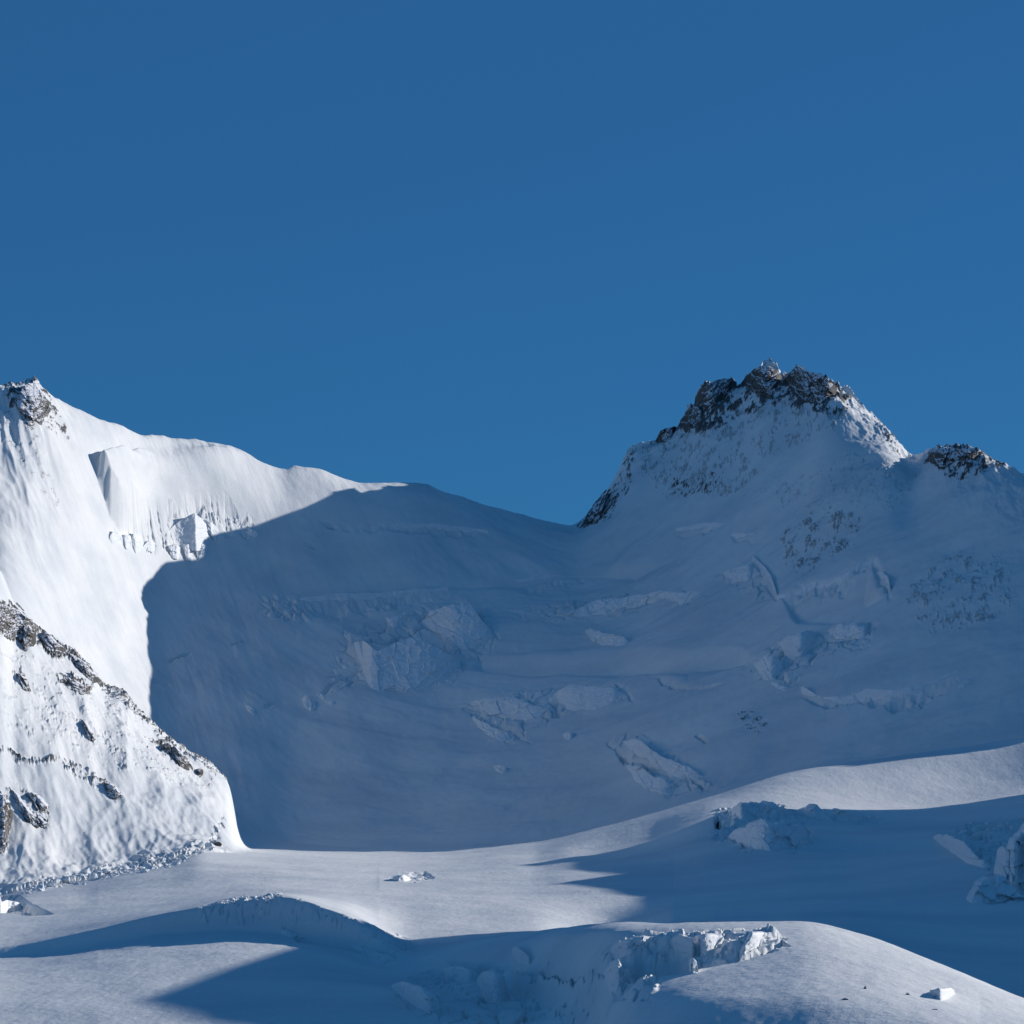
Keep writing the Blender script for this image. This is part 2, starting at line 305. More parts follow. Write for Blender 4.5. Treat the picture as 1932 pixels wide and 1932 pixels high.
# --- natural roughness
gl = Y2 < K['spur'][:,None]-10                         # glacier in front
x, y = X2, Y2
Z += np.where(gl, .35*fbm(x, y*.8, 34, 3, .5, 1.), 0)
Z += np.where(gl, .05*fbm(x*1.1, y*.5, 4, 2, .6, 2.), 0)
back = sstep(0, 60, Y2-K['b0'][:,None])
Z += back*sstep(420,560,U2)*sstep(40,140,K['sky'][:,None]-Y2)*7.5*fbm(x*.33+.08*y, y, 74, 4, .36, 14.)
Z += back*(2.6*fbm(x, y, 90, 4, .5, 4.)+.3*fbm(x, y, 9, 2, .5, 4.))

craggy = sstep(1050, 1300, U2)*sstep(60, 10, np.abs(K['sky'][:,None]-Y2)/3.2)*back
Z += craggy*(4.5*ridged(X2*1.2, Y2*.6, 38, 4, .55, 6.)-5.5)
Z += (ROCK > .05)*1.6*ROCK*ridged(X2, Y2*.8, 9, 3, .6, 3.)
# ribs and gullies under the left summit, and faint flutes down the sunlit face
lf = sstep(150, 60, U2)*sstep(2080, 2250, Y2)*sstep(3000, 2700, Y2)
Z += lf*4.5*ridged(X2*1.0+.30*Z, Y2*.25, 26, 3, .5, 2.)
lf2 = sstep(620, 420, U2)*sstep(2000, 2100, Y2)
Z += lf2*.55*fbm(X2+.45*Z, Y2*.15, 11, 3, .6, 7.)
sp = (Y2 > K['base'][:,None])*(Y2 < K['spur'][:,None]+40)*sstep(462, 395, U2)
Z += sp*(.8*fbm(X2+.3*Z, Y2*.3, 9, 3, .6, 9.)+1.9*ridged(X2+.25*Z, Y2*.42, 26, 3, .45, 4.))

def hit(u, v, y0=0):
    i = int(np.argmin(np.abs(US-u)))
    col = VH-F*Z[i]/YS
    ok = (col <= v) & (YS >= y0)
    j = np.argmax(ok) if ok.any() else int(np.argmin(np.where(YS >= y0, col, 1e9)))   # just above a crest: take the crest
    return P(u, v, YS[j])
def sunpw(pt):
    s = pt[0]*SH[0]+pt[1]*SH[1]
    return -pt[0]*SH[1]+pt[1]*SH[0], pt[2]-s*TE

# ------------------------------------------------------------------ materials
def new_mat(name):
    m = bpy.data.materials.new(name); m.use_nodes = True
    nt = m.node_tree; b = nt.nodes['Principled BSDF']
    return m, nt, b
def N(nt, t, **kw):
    n = nt.nodes.new(t)
    for k, v in kw.items():
        if hasattr(n, k): setattr(n, k, v)
        else: n.inputs[k].default_value = v
    return n
def ramp(nt, stops):
    r = nt.nodes.new('ShaderNodeValToRGB'); e = r.color_ramp.elements
    while len(e) < len(stops): e.new(.5)
    for q, (p, c) in zip(e, stops): q.position = p; q.color = (*c, 1) if len(c) == 3 else c
    return r
def snow_material(name, rock_on, snow=(.845,.845,.825), bump_s=.42):
    m, nt, b = new_mat(name); lk = nt.links.new
    geo = N(nt, 'ShaderNodeNewGeometry')
    n1 = N(nt, 'ShaderNodeTexNoise'); n1.inputs['Scale'].default_value = .014; n1.inputs['Detail'].default_value = 9; n1.inputs['Roughness'].default_value = .6
    mp1 = N(nt, 'ShaderNodeMapping'); mp1.inputs['Scale'].default_value = (.45, 1, 1.6)
    lk(geo.outputs['Position'], mp1.inputs['Vector']); lk(mp1.outputs['Vector'], n1.inputs['Vector'])
    r1 = ramp(nt, [(.34, (snow[0]*.82, snow[1]*.855, snow[2]*.89)), (.60, snow)])
    lk(n1.outputs['Fac'], r1.inputs['Fac'])
    col = r1.outputs['Color']
    n2 = N(nt, 'ShaderNodeTexNoise'); n2.inputs['Scale'].default_value = .45; n2.inputs['Detail'].default_value = 6; n2.inputs['Roughness'].default_value = .65
    lk(geo.outputs['Position'], n2.inputs['Vector'])
    bp = N(nt, 'ShaderNodeBump'); bp.inputs['Strength'].default_value = bump_s; bp.inputs['Distance'].default_value = .8
    lk(n2.outputs['Fac'], bp.inputs['Height']); lk(bp.outputs['Normal'], b.inputs['Normal'])
    if rock_on:
        at = N(nt, 'ShaderNodeAttribute', attribute_name='rock')
        n3 = N(nt, 'ShaderNodeTexNoise'); n3.inputs['Scale'].default_value = .55; n3.inputs['Detail'].default_value = 7; n3.inputs['Roughness'].default_value = .7
        lk(geo.outputs['Position'], n3.inputs['Vector'])
        a = N(nt, 'ShaderNodeMath', operation='MULTIPLY_ADD'); a.inputs[1].default_value = 1.6; a.inputs[2].default_value = -.8
        lk(n3.outputs['Fac'], a.inputs[0])
        s = N(nt, 'ShaderNodeMath', operation='ADD'); lk(a.outputs[0], s.inputs[0]); lk(at.outputs['Fac'], s.inputs[1])
        mr = N(nt, 'ShaderNodeMapRange'); mr.inputs['From Min'].default_value = .30; mr.inputs['From Max'].default_value = .85
        lk(s.outputs[0], mr.inputs['Value'])
        rr = ramp(nt, [(.3, (.045,.045,.047)), (.55, (.11,.105,.10)), (.75, (.20,.175,.145))])
        n4 = N(nt, 'ShaderNodeTexNoise'); n4.inputs['Scale'].default_value = .09; n4.inputs['Detail'].default_value = 9; n4.inputs['Roughness'].default_value = .7
        lk(geo.outputs['Position'], n4.inputs['Vector']); lk(n4.outputs['Fac'], rr.inputs['Fac'])
        mx = N(nt, 'ShaderNodeMix', data_type='RGBA')
        lk(mr.outputs['Result'], mx.inputs['Factor']); lk(col, mx.inputs['A']); lk(rr.outputs['Color'], mx.inputs['B'])
        # only true where the attribute is above zero
        g = N(nt, 'ShaderNodeMath', operation='GREATER_THAN'); g.inputs[1].default_value = .03; lk(at.outputs['Fac'], g.inputs[0])
        mu = N(nt, 'ShaderNodeMath', operation='MULTIPLY'); lk(g.outputs[0], mu.inputs[0]); lk(mr.outputs['Result'], mu.inputs[1])
        lk(mu.outputs[0], mx.inputs['Factor'])
        col = mx.outputs['Result']
    lk(col, b.inputs['Base Color'])
    b.inputs['Roughness'].default_value = .75
    b.inputs['Specular IOR Level'].default_value = .15
    return m
M_GLACIER = snow_material('glacier_snow', False)
M_MOUNT = snow_material('mountain_snow_and_rock', True)

# ------------------------------------------------------------------ meshes
def tag(o, label=None, cat=None, group=None, kind=None):
    if label: o['label'] = label
    if cat: o['category'] = cat
    if group: o['group'] = group
    if kind: o['kind'] = kind
    return o
def link_mesh(name, verts, faces, mat, parent=None, smooth=False):
    me = bpy.data.meshes.new(name)
    me.from_pydata([tuple(v) for v in verts], [], [tuple(f) for f in faces]); me.update()
    if smooth: me.polygons.foreach_set('use_smooth', np.ones(len(me.polygons), bool))
    me.materials.append(mat)
    o = bpy.data.objects.new(name, me); COL.objects.link(o)
    if parent: o.parent = parent
    return o
def grid_mesh(name, XX, YY, ZZ, fmask, mat, rockatt=None, nrm=None):
    nu, ny = XX.shape
    idx = np.arange(nu*ny).reshape(nu, ny)
    q = np.stack([idx[:-1,:-1], idx[1:,:-1], idx[1:,1:], idx[:-1,1:]], -1)[fmask]
    used, inv = np.unique(q.ravel(), return_inverse=True)
    co = np.stack([XX.ravel()[used], YY.ravel()[used], ZZ.ravel()[used]], -1).astype(np.float32)
    me = bpy.data.meshes.new(name)
    nq = len(q)
    me.vertices.add(len(co)); me.vertices.foreach_set('co', co.ravel())
    me.loops.add(nq*4); me.loops.foreach_set('vertex_index', inv.astype(np.int32).ravel())
    me.polygons.add(nq); me.polygons.foreach_set('loop_start', np.arange(0, nq*4, 4, dtype=np.int32))
    me.polygons.foreach_set('use_smooth', np.ones(nq, bool))
    me.update(calc_edges=True)
    if rockatt is not None:
        a = me.attributes.new('rock', 'FLOAT', 'POINT'); a.data.foreach_set('value', rockatt.ravel()[used].astype(np.float32))
    if nrm is not None:
        me.normals_split_custom_set_from_vertices(nrm.reshape(-1, 3)[used])
    me.materials.append(mat)
    o = bpy.data.objects.new(name, me); COL.objects.link(o)
    return o
def grid_normals(XX, YY, ZZ):
    p = np.stack([XX, YY, ZZ], -1)
    a = np.gradient(p, axis=0); b = np.gradient(p, axis=1)
    n = np.cross(a, b); n /= np.linalg.norm(n, axis=-1, keepdims=True)
    return n.astype(np.float32)
NR = grid_normals(X2, Y2, Z)
fu = .5*(US[:-1]+US[1:])[:,None]; fy = .5*(YS[:-1]+YS[1:])[None,:]
spurY = .5*(K['spur'][:-1]+K['spur'][1:])[:,None]; baseY = .5*(K['base'][:-1]+K['base'][1:])[:,None]
b0Y = .5*(K['gap'][:-1]+K['gap'][1:])[:,None]
is_spur = (fu < 470) & (fy > baseY-4) & (fy <= b0Y)
is_glac = ~is_spur & (fy <= b0Y)
isb = ~is_spur & ~is_glac
edgeL = 470+0*fy
is_left = isb & (fu < 500)
is_right = isb & (fu > 1090)
is_head = isb & ~is_left & ~is_right
tag(grid_mesh('glacier', X2, Y2, Z, is_glac, M_GLACIER, nrm=NR), 'rolling snow covered glacier in the foreground with jagged shadows', 'glacier', kind='structure')
tag(grid_mesh('rocky_spur', X2, Y2, Z, is_spur, M_MOUNT, ROCK, nrm=NR), 'sunlit snowy spur with scattered rocks at the left edge', 'mountain', kind='structure')
tag(grid_mesh('left_mountain', X2, Y2, Z, is_left, M_MOUNT, ROCK, nrm=NR), 'bright sunlit snow mountain with hanging glacier at the left', 'mountain', kind='structure')
tag(grid_mesh('headwall', X2, Y2, Z, is_head, M_MOUNT, ROCK, nrm=NR), 'blue shaded snow headwall below the low saddle', 'mountain', kind='structure')
tag(grid_mesh('right_mountain', X2, Y2, Z, is_right, M_MOUNT, ROCK, nrm=NR), 'shaded rocky peak with sunlit right rim', 'mountain', kind='structure')
print('terrain', time.time()-T0)

# wide snowfield under and behind everything
gx = np.linspace(-7000, 7000, 141); gy = np.linspace(-6000, 8000, 141)
GX, GY = np.meshgrid(gx, gy, indexing='ij')
GZ = -92+6*fbm(GX, GY, 900, 3)
tag(grid_mesh('snowfield', GX, GY, GZ, np.ones((140,140), bool), M_GLACIER), 'wide snowfield under the mountains', 'snowfield', kind='structure')


# ------------------------------------------------------------------ ice and rock that stands out of the snow
def ice_material(name, col, col2, bump_s=.6):
    m, nt, b = new_mat(name); lk = nt.links.new
    geo = N(nt, 'ShaderNodeNewGeometry')
    n1 = N(nt, 'ShaderNodeTexNoise'); n1.inputs['Scale'].default_value = .16; n1.inputs['Detail'].default_value = 8; n1.inputs['Roughness'].default_value = .65
    mp = N(nt, 'ShaderNodeMapping'); mp.inputs['Scale'].default_value = (1, 1, 2.2)
    lk(geo.outputs['Position'], mp.inputs['Vector']); lk(mp.outputs['Vector'], n1.inputs['Vector'])
    r = ramp(nt, [(.32, col2), (.6, col)]); lk(n1.outputs['Fac'], r.inputs['Fac']); lk(r.outputs['Color'], b.inputs['Base Color'])
    n2 = N(nt, 'ShaderNodeTexNoise'); n2.inputs['Scale'].default_value = .7; n2.inputs['Detail'].default_value = 7; n2.inputs['Roughness'].default_value = .7
    lk(geo.outputs['Position'], n2.inputs['Vector'])
    bp = N(nt, 'ShaderNodeBump'); bp.inputs['Strength'].default_value = bump_s; bp.inputs['Distance'].default_value = 1.2
    lk(n2.outputs['Fac'], bp.inputs['Height']); lk(bp.outputs['Normal'], b.inputs['Normal'])
    b.inputs['Roughness'].default_value = .6; b.inputs['Specular IOR Level'].default_value = .25
    return m
M_ICE = ice_material('serac_ice', (.90,.905,.90), (.78,.82,.84), .5)
M_CAP = ice_material('fresh_snow', (.86,.86,.85), (.82,.82,.82), .3)
def rock_material(name, dust):
    m, nt, b = new_mat(name); lk = nt.links.new
    geo = N(nt, 'ShaderNodeNewGeometry')
    n1 = N(nt, 'ShaderNodeTexNoise'); n1.inputs['Scale'].default_value = .12; n1.inputs['Detail'].default_value = 9; n1.inputs['Roughness'].default_value = .7
    lk(geo.outputs['Position'], n1.inputs['Vector'])
    r = ramp(nt, [(.3, (.045,.045,.047)), (.5, (.10,.097,.092)), (.7, (.19,.17,.145))]); lk(n1.outputs['Fac'], r.inputs['Fac'])
    # snow lying on ledges: where the face tips upward, broken up by noise
    sx = N(nt, 'ShaderNodeSeparateXYZ'); lk(geo.outputs['Normal'], sx.inputs['Vector'])
    n2 = N(nt, 'ShaderNodeTexNoise'); n2.inputs['Scale'].default_value = .4; n2.inputs['Detail'].default_value = 7; n2.inputs['Roughness'].default_value = .7
    mp = N(nt, 'ShaderNodeMapping'); mp.inputs['Scale'].default_value = (1.4, 1, .55)
    lk(geo.outputs['Position'], mp.inputs['Vector']); lk(mp.outputs['Vector'], n2.inputs['Vector'])
    a = N(nt, 'ShaderNodeMath', operation='MULTIPLY_ADD'); a.inputs[1].default_value = 1.9; lk(n2.outputs['Fac'], a.inputs[0]); lk(sx.outputs['Z'], a.inputs[2])
    mr = N(nt, 'ShaderNodeMapRange'); mr.inputs['From Min'].default_value = 1.38-dust; mr.inputs['From Max'].default_value = 1.62-dust
    lk(a.outputs[0], mr.inputs['Value'])
    mx = N(nt, 'ShaderNodeMix', data_type='RGBA'); mx.inputs['B'].default_value = (.82,.83,.86,1)
    lk(mr.outputs['Result'], mx.inputs['Factor']); lk(r.outputs['Color'], mx.inputs['A']); lk(mx.outputs['Result'], b.inputs['Base Color'])
    bp = N(nt, 'ShaderNodeBump'); bp.inputs['Strength'].default_value = .8; bp.inputs['Distance'].default_value = 1.5
    lk(n2.outputs['Fac'], bp.inputs['Height']); lk(bp.outputs['Normal'], b.inputs['Normal'])
    b.inputs['Roughness'].default_value = .85; b.inputs['Specular IOR Level'].default_value = .2
    return m
M_ROCK = rock_material('dark_rock', .07)
M_ROCKS = rock_material('snowy_rock', .17)

def span(poly, us):
    """upper and lower edge of an outline at each u"""
    p = np.array(poly, float); lo = np.full(len(us), -1e9); hi = np.full(len(us), 1e9)
    for a, b in zip(p, np.roll(p, -1, 0)):
        if abs(a[0]-b[0]) < 1e-6: continue
        m = (us >= min(a[0], b[0])-1e-6) & (us <= max(a[0], b[0])+1e-6)
        v = a[1]+(b[1]-a[1])*(us-a[0])/(b[0]-a[0])
        lo = np.where(m, np.maximum(lo, v), lo); hi = np.where(m, np.minimum(hi, v), hi)
    return hi, lo
def block(name, poly, y0, back=12, lean=.45, rough=1.2, rscale=9, rag=1.5, rnd=.35, side=6, mat=None, cap=None, parent=None, step=1.6, up=0, sink=2.5, facet=0, fold=None, shade=True, ice=True, flat=False):
    """a solid lump of ice or rock whose front outline is poly (measured in the picture), standing on the slope behind it:
    the front leans back by lean metres per metre of height, sides curve back by side metres, top by rnd; it reaches back metres into the slope"""
    p = np.array(poly, float)
    u0, u1 = p[:,0].min(), p[:,0].max(); n = max(6, int((u1-u0)/step)+1)
    us = np.linspace(u0+.02, u1-.02, n); hi, lo = span(poly, us)
    Yl = np.array([hit(u, v, y0)[1] for u, v in zip(us, lo)])
    k = max(3, n//3) | 1
    Yl = smooth(Yl, min(k, 2*n-1)) if n > 8 else np.full(n, Yl.mean())
    Yl = Yl-up
    m = max(5, int((lo-hi).max()/step)+2); t = np.linspace(0, 1, m)
    seed = (u0*.37+p[0,1]*.11) % 50
    hi = hi+rag*fbm(us, us*0+seed, 7+.12*(u1-u0), 3, .5, seed)
    lo = lo+.6*rag*fbm(us, us*0+seed+7, 7+.12*(u1-u0), 3, .5, seed)
    V = lo[:,None]+(hi-lo)[:,None]*t[None,:]
    U = np.repeat(us[:,None], m, 1)
    Zl = (VH-lo)/F*Yl
    Yy = np.repeat(Yl[:,None], m, 1)
    for _ in range(2):
        H = (VH-V)/F*Yy-Zl[:,None]
        sN = np.abs((us-u0)/(u1-u0)*2-1)[:,None]
        Hm = np.maximum(H.max(), 1e-3)
        wx = U/F*Yy.mean()+seed+.8*fbm(U, V, 9, 2, .5, 3.); wy = H*1.25+seed*3
        ch, ck = worley(wx, wy, rscale*.8, int(seed) % 7)
        c2, k2 = worley(wx, wy, rscale*.3, int(seed) % 5)
        nz = rough*(1.5*ch+.45*c2+.45*fbm(wx, wy, rscale, 3, .5, seed)-.5*(ck < .06)) if ice else rough*(1.1*worley(wx, wy*.7, rscale*1.3, int(seed) % 7)[0]+.6*worley(wx, wy*.7, rscale*.5, int(seed) % 5)[0]+.3*ridged(wx, wy*.6, rscale*.8, 3, .55, seed)-.2)
        if facet:
            nz = nz+facet*np.abs(((U/F*Yy.mean()+.4*H)/rscale+seed) % 1-.5)*2
        if fold:
            wd = (U-(fold[0]+.12*fold[2]*(V-V.min())))/F*Yy.mean()
            nz = nz+np.where(wd < 0, -fold[3]*wd, fold[1]*wd)
        Yy = Yl[:,None]+lean*H+side*sN**3+rnd*np.maximum(H, 0)**5/Hm**4+nz*np.clip(np.minimum(1.5-sN, 1), 0, 1)
    X = (U-UC)/F*Yy; Zf = (VH-V)/F*Yy
    Zf[:,0] -= sink
    front = np.stack([X, Yy, Zf], -1).reshape(-1, 3)
    drop = back*.12
    bk = front+np.array([0, back, 0]); bk[:,2] -= 0
    bk = bk.reshape(n, m, 3); bk[:,:,0] = bk[:,:,0]*(1+0*bk[:,:,0]); bk[:,:,2] = np.minimum(bk[:,:,2], bk[:,:,2]-drop*.0); bk = bk.reshape(-1, 3)
    idx = np.arange(n*m).reshape(n, m); o = n*m
    F1 = [(idx[i,j], idx[i+1,j], idx[i+1,j+1], idx[i,j+1]) for i in range(n-1) for j in range(m-1)]
    Fb = [(a+o, d+o, c+o, b+o) for a, b, c, d in F1]
    top = [(idx[i,m-1], idx[i+1,m-1], idx[i+1,m-1]+o, idx[i,m-1]+o) for i in range(n-1)]
    bot = [(idx[i+1,0], idx[i,0], idx[i,0]+o, idx[i+1,0]+o) for i in range(n-1)]
    sd = [(idx[0,j], idx[0,j+1], idx[0,j+1]+o, idx[0,j]+o) for j in range(m-1)]+[(idx[n-1,j+1], idx[n-1,j], idx[n-1,j]+o, idx[n-1,j+1]+o) for j in range(m-1)]
    ob = link_mesh(name, np.concatenate([front, bk]), F1+Fb+top+bot+sd, mat or M_ICE, parent, smooth=(mat is None and not flat))
    if cap:
        # snow lying on the top edge, a rounded roll a little proud of the ice
        tp = front.reshape(n, m, 3)[:, m-1]
        q = max(2, int(n*.06)); tp = tp[q:n-q]
        if len(tp) > 3:
            sec = []
            for w, h in [(.12,-1.5),(.1,.1),(.7,.8),(back*.5,.9),(back*.95,-.2),(back*.95,-1.5)]:
                sec.append(tp+np.array([0, w if w < 1 else w, h*cap]))
            A = np.stack(sec, 1); nn, mm = A.shape[:2]; ii = np.arange(nn*mm).reshape(nn, mm)
            fc = [(ii[i,j], ii[i+1,j], ii[i+1,j+1], ii[i,j+1]) for i in range(nn-1) for j in range(mm-1)]
            fc += [(ii[i+1,0], ii[i,0], ii[i,mm-1], ii[i+1,mm-1]) for i in range(nn-1)]
            fc += [tuple(ii[0]), tuple(ii[nn-1][::-1])]
            link_mesh('snow_cap', A.reshape(-1, 3), fc, M_CAP, parent or ob, smooth=True)
    return ob
def holder(name, pt):
    o = bpy.data.objects.new(name, None); COL.objects.link(o); o.location = pt
    bpy.context.view_layer.update()
    return o
def thing(name, label, cat, poly, y0, group=None, part=None, **kw):
    """one standing lump; with part= it becomes an empty that holds the body and its snow"""
    kw2 = dict(kw); o = block(part or name, poly, y0, **kw2)
    me = o.data; c = np.empty(len(me.vertices)*3); me.vertices.foreach_get('co', c); c = c.reshape(-1, 3)
    b = np.array([c[:,0].mean(), c[:,1].mean(), c[:,2].min()])
    if part:
        root = bpy.data.objects.new(name, None); COL.objects.link(root); root.location = b
        for q in [o]+list(o.children):
            q.parent = root; q.location = -b
        return tag(root, label, cat, group)
    c -= b; me.vertices.foreach_set('co', c.ravel()); o.location = b
    return tag(o, label, cat, group)
#THINGS

IC = dict(back=26, lean=.72, rough=2.2, rscale=17, rag=4, side=9, rnd=.2, flat=True, up=1.5)
G1 = 'ice cliffs on the shaded headwall'
for lab, poly, kw in [
 ('largest pale ice cliff in the shaded headwall, a broad wedge with a peaked top', [(665,1215),(684,1211),(709,1229),(745,1215),(784,1201),(828,1226),(868,1246),(872,1262),(828,1293),(765,1305),(684,1299),(676,1268),(672,1249)], {}),
 ('upper ice cliff above and right of the largest wedge, leaning right', [(790,1178),(812,1152),(856,1139),(890,1142),(912,1174),(936,1203),(909,1225),(868,1224),(837,1203)], dict(rough=2.2)),
 ('small faint ice step left of the upper cliff', [(715,1174),(750,1159),(780,1153),(786,1165),(745,1182)], {}),
 ('low wide ice block with a dark slit beneath it in mid headwall', [(877,1331),(915,1318),(968,1314),(1003,1329),(1034,1326),(1055,1350),(1020,1354),(984,1359),(921,1349)], {}),
 ('narrow ice sliver under the dark slit in mid headwall', [(881,1350),(921,1366),(968,1386),(972,1399),(950,1399),(915,1384)], {}),
 ('long smooth ice slab right of the low wide block', [(1045,1312),(1070,1294),(1110,1291),(1156,1298),(1194,1317),(1150,1330),(1099,1342),(1070,1344),(1052,1331)], dict(rough=1.)),
 ('bright short ice loaf standing alone near the middle of the headwall', [(1104,1192),(1113,1188),(1130,1190),(1162,1199),(1192,1211),(1179,1218),(1145,1218),(1116,1214)], dict(lean=.3)),
 ('long ice band running across the middle of the headwall', [(1030,1166),(1088,1148),(1133,1130),(1168,1127),(1214,1121),(1242,1115),(1326,1117),(1325,1130),(1291,1142),(1268,1142),(1237,1131),(1174,1151),(1099,1162),(1036,1173)], dict(lean=.4)),
 ('ice block below the right rock slope at the foot of a thin slanting ledge', [(1361,1082),(1385,1070),(1408,1064),(1426,1076),(1420,1092),(1380,1102)], {}),
 ('slanting ice slab behind the deep dark crevasse low on the headwall', [(1162,1402),(1191,1392),(1214,1401),(1242,1424),(1300,1447),(1338,1469),(1314,1474),(1265,1463),(1236,1446),(1200,1420)], dict(lean=.4)),
 ('ice bank in front of the deep dark crevasse low on the headwall', [(1176,1446),(1200,1444),(1232,1462),(1262,1476),(1285,1490),(1268,1502),(1225,1492),(1195,1470)], {}),
 ('tall pale ice cliff left of centre in the right hand icefall', [(1463,1213),(1490,1200),(1516,1189),(1539,1190),(1543,1210),(1527,1233),(1493,1245),(1478,1235)], dict(rough=2.2)),
 ('rounded ice cliff at the upper right of the right hand icefall', [(1552,1191),(1580,1181),(1613,1174),(1643,1187),(1637,1210),(1608,1205),(1579,1206)], {}),
 ('broken ice cliff at the lower left of the right hand icefall', [(1418,1252),(1450,1234),(1479,1247),(1483,1261),(1466,1276),(1450,1286),(1434,1275)], dict(rough=2.4)),
 ('small bright ice foot below the right hand icefall', [(1446,1290),(1465,1288),(1490,1296),(1496,1303),(1470,1303)], {}),
 ('small ice patch left of the big wedge near the sunlit edge', [(455,1326),(470,1329),(489,1348),(484,1355),(468,1344)], {}),
 ('tiny ice lump below the low wide block', [(925,1443),(945,1442),(966,1452),(958,1460),(938,1456)], {}),
 ('tiny ice lump left of the slanting slab', [(1060,1384),(1072,1380),(1086,1388),(1078,1396),(1064,1395)], {}),
 ('narrow ice sliver under the big wedge, lower left', [(592,1314),(602,1311),(640,1326),(636,1331),(618,1327)], {}),
 ('blunt ice patch beside the narrow sliver under the big wedge', [(566,1318),(580,1310),(602,1328),(592,1340),(572,1332)], {}),
 ]:
    k = dict(IC); k.update(kw)
    thing('ice_cliff', lab, 'ice cliff', poly, 1900, G1, **k)
def band(pts, th):
    p = [(a, b-th*(.35+.65*math.sin(math.pi*(i+.5)/len(pts)))) for i, (a, b) in enumerate(pts)]
    return p + [(a, b) for a, b in reversed(pts)]
G2 = 'snow lips of the headwall terraces'
for lab, pts, th in [
 ('long pale snow lip crossing the left half of the shaded headwall', [(562,1136),(630,1131),(700,1130),(780,1122),(846,1115)], 9),
 ('thin straight snow lip in the upper middle of the headwall', [(968,1100),(1010,1092),(1058,1087)], 5),
 ('faint snow lip under the saddle, left part', [(690,993),(760,995),(830,996),(921,1005)], 6),
 ('short snow lip below the rocky peak, upper one', [(1275,1003),(1320,996),(1365,992)], 7),
 ('short snow lip below the rocky peak, lower one', [(1378,1013),(1400,1010),(1422,1010)], 4),
 ('thin slanting snow ledge running down to the right of the ice block', [(1420,1056),(1440,1076),(1455,1098),(1463,1120),(1468,1136)], 9),
 ('curved snow lip above the dark terrace under the rock slope', [(1466,1128),(1494,1130),(1528,1110),(1590,1097),(1622,1071),(1650,1063)], 8),
 ('steep end of the curved snow lip, dropping at its right', [(1652,1086),(1664,1088),(1676,1098),(1682,1132)], 8),
 ('long curved snow lip low in the right hand icefall', [(1514,1304),(1550,1329),(1600,1326),(1636,1316),(1694,1318),(1751,1299),(1806,1270)], 12),
 ('small snow lip at the far right end of the icefall', [(1808,1302),(1825,1290),(1845,1284)], 6),
 ]:
    thing('snow_lip', lab, 'snow ledge', band(pts, th*1.35), 1900, G2, back=18, lean=.25, rough=.7, rscale=12, rag=1.8, side=2, rnd=.1, up=1.5, flat=True)

# snout of the hanging glacier on the sunlit mountain
SN = dict(back=24, lean=.35, rough=1.3, rscale=8, rag=1, side=1, rnd=.0, up=6, flat=True)
G3 = 'seracs at the snout of the hanging glacier'
for lab, poly, kw in [
 ('largest pyramid shaped serac at the snout of the sunlit hanging glacier', [(300,1018),(330,990),(357,972),(366,968),(376,975),(400,1000),(422,1022),(398,1030),(372,1034),(340,1030)], {'fold': (368,1.3,.3,.9), 'up': 15, 'rough': .7}),
 ('leaning serac slab right of the big pyramid', [(385,980),(405,990),(425,1015),(421,1026),(408,1018),(394,1000)], {'fold': (396, 1.2, 0.8,.25)}),
 ('left serac column below the big pyramid', [(318,1030),(330,1026),(340,1032),(337,1050),(325,1048)], {'fold': (333, 1.2, 0,.25)}),
 ('middle serac column below the big pyramid', [(345,1028),(356,1026),(366,1050),(352,1053)], {'fold': (355, 1.2, 0.5,.25)}),
 ('right serac column below the big pyramid', [(368,1034),(384,1026),(394,1030),(392,1046),(374,1052)], {'fold': (388, 1.2, 0,.25)}),
 ('pointed serac left of the big pyramid', [(248,1018),(253,1004),(262,1010),(268,1036),(256,1038)], {'fold': (256, 1.3, 0.6,.25)}),
 ('squat serac between the pointed one and the big pyramid', [(270,1030),(282,1018),(296,1026),(302,1034),(286,1036)], {'fold': (284, 1.2, 0.5,.25)}),
 ('shadowed ice wall closing the snout at its right end, below the smooth sunlit slope', [(400,970),(420,966),(450,980),(486,1006),(472,1014),(440,1010),(424,1012)], {'fold': (490,.9,0,.35), 'back': 10, 'up': 4}),
 ('small serac at the left end of the snout', [(207,1012),(216,1000),(226,1006),(236,1026),(222,1024),(210,1020)], {'fold': (218, 1.1, 0.5,.25)}),
 ('slim serac near the left end of the snout', [(230,1014),(238,1006),(245,1012),(248,1032),(238,1030)], {'fold': (240, 1.2, 0.3,.25)}),
 ]:
    k = dict(SN); k.update(kw)
    thing('serac', lab, 'serac', poly, 2050, G3, **k)

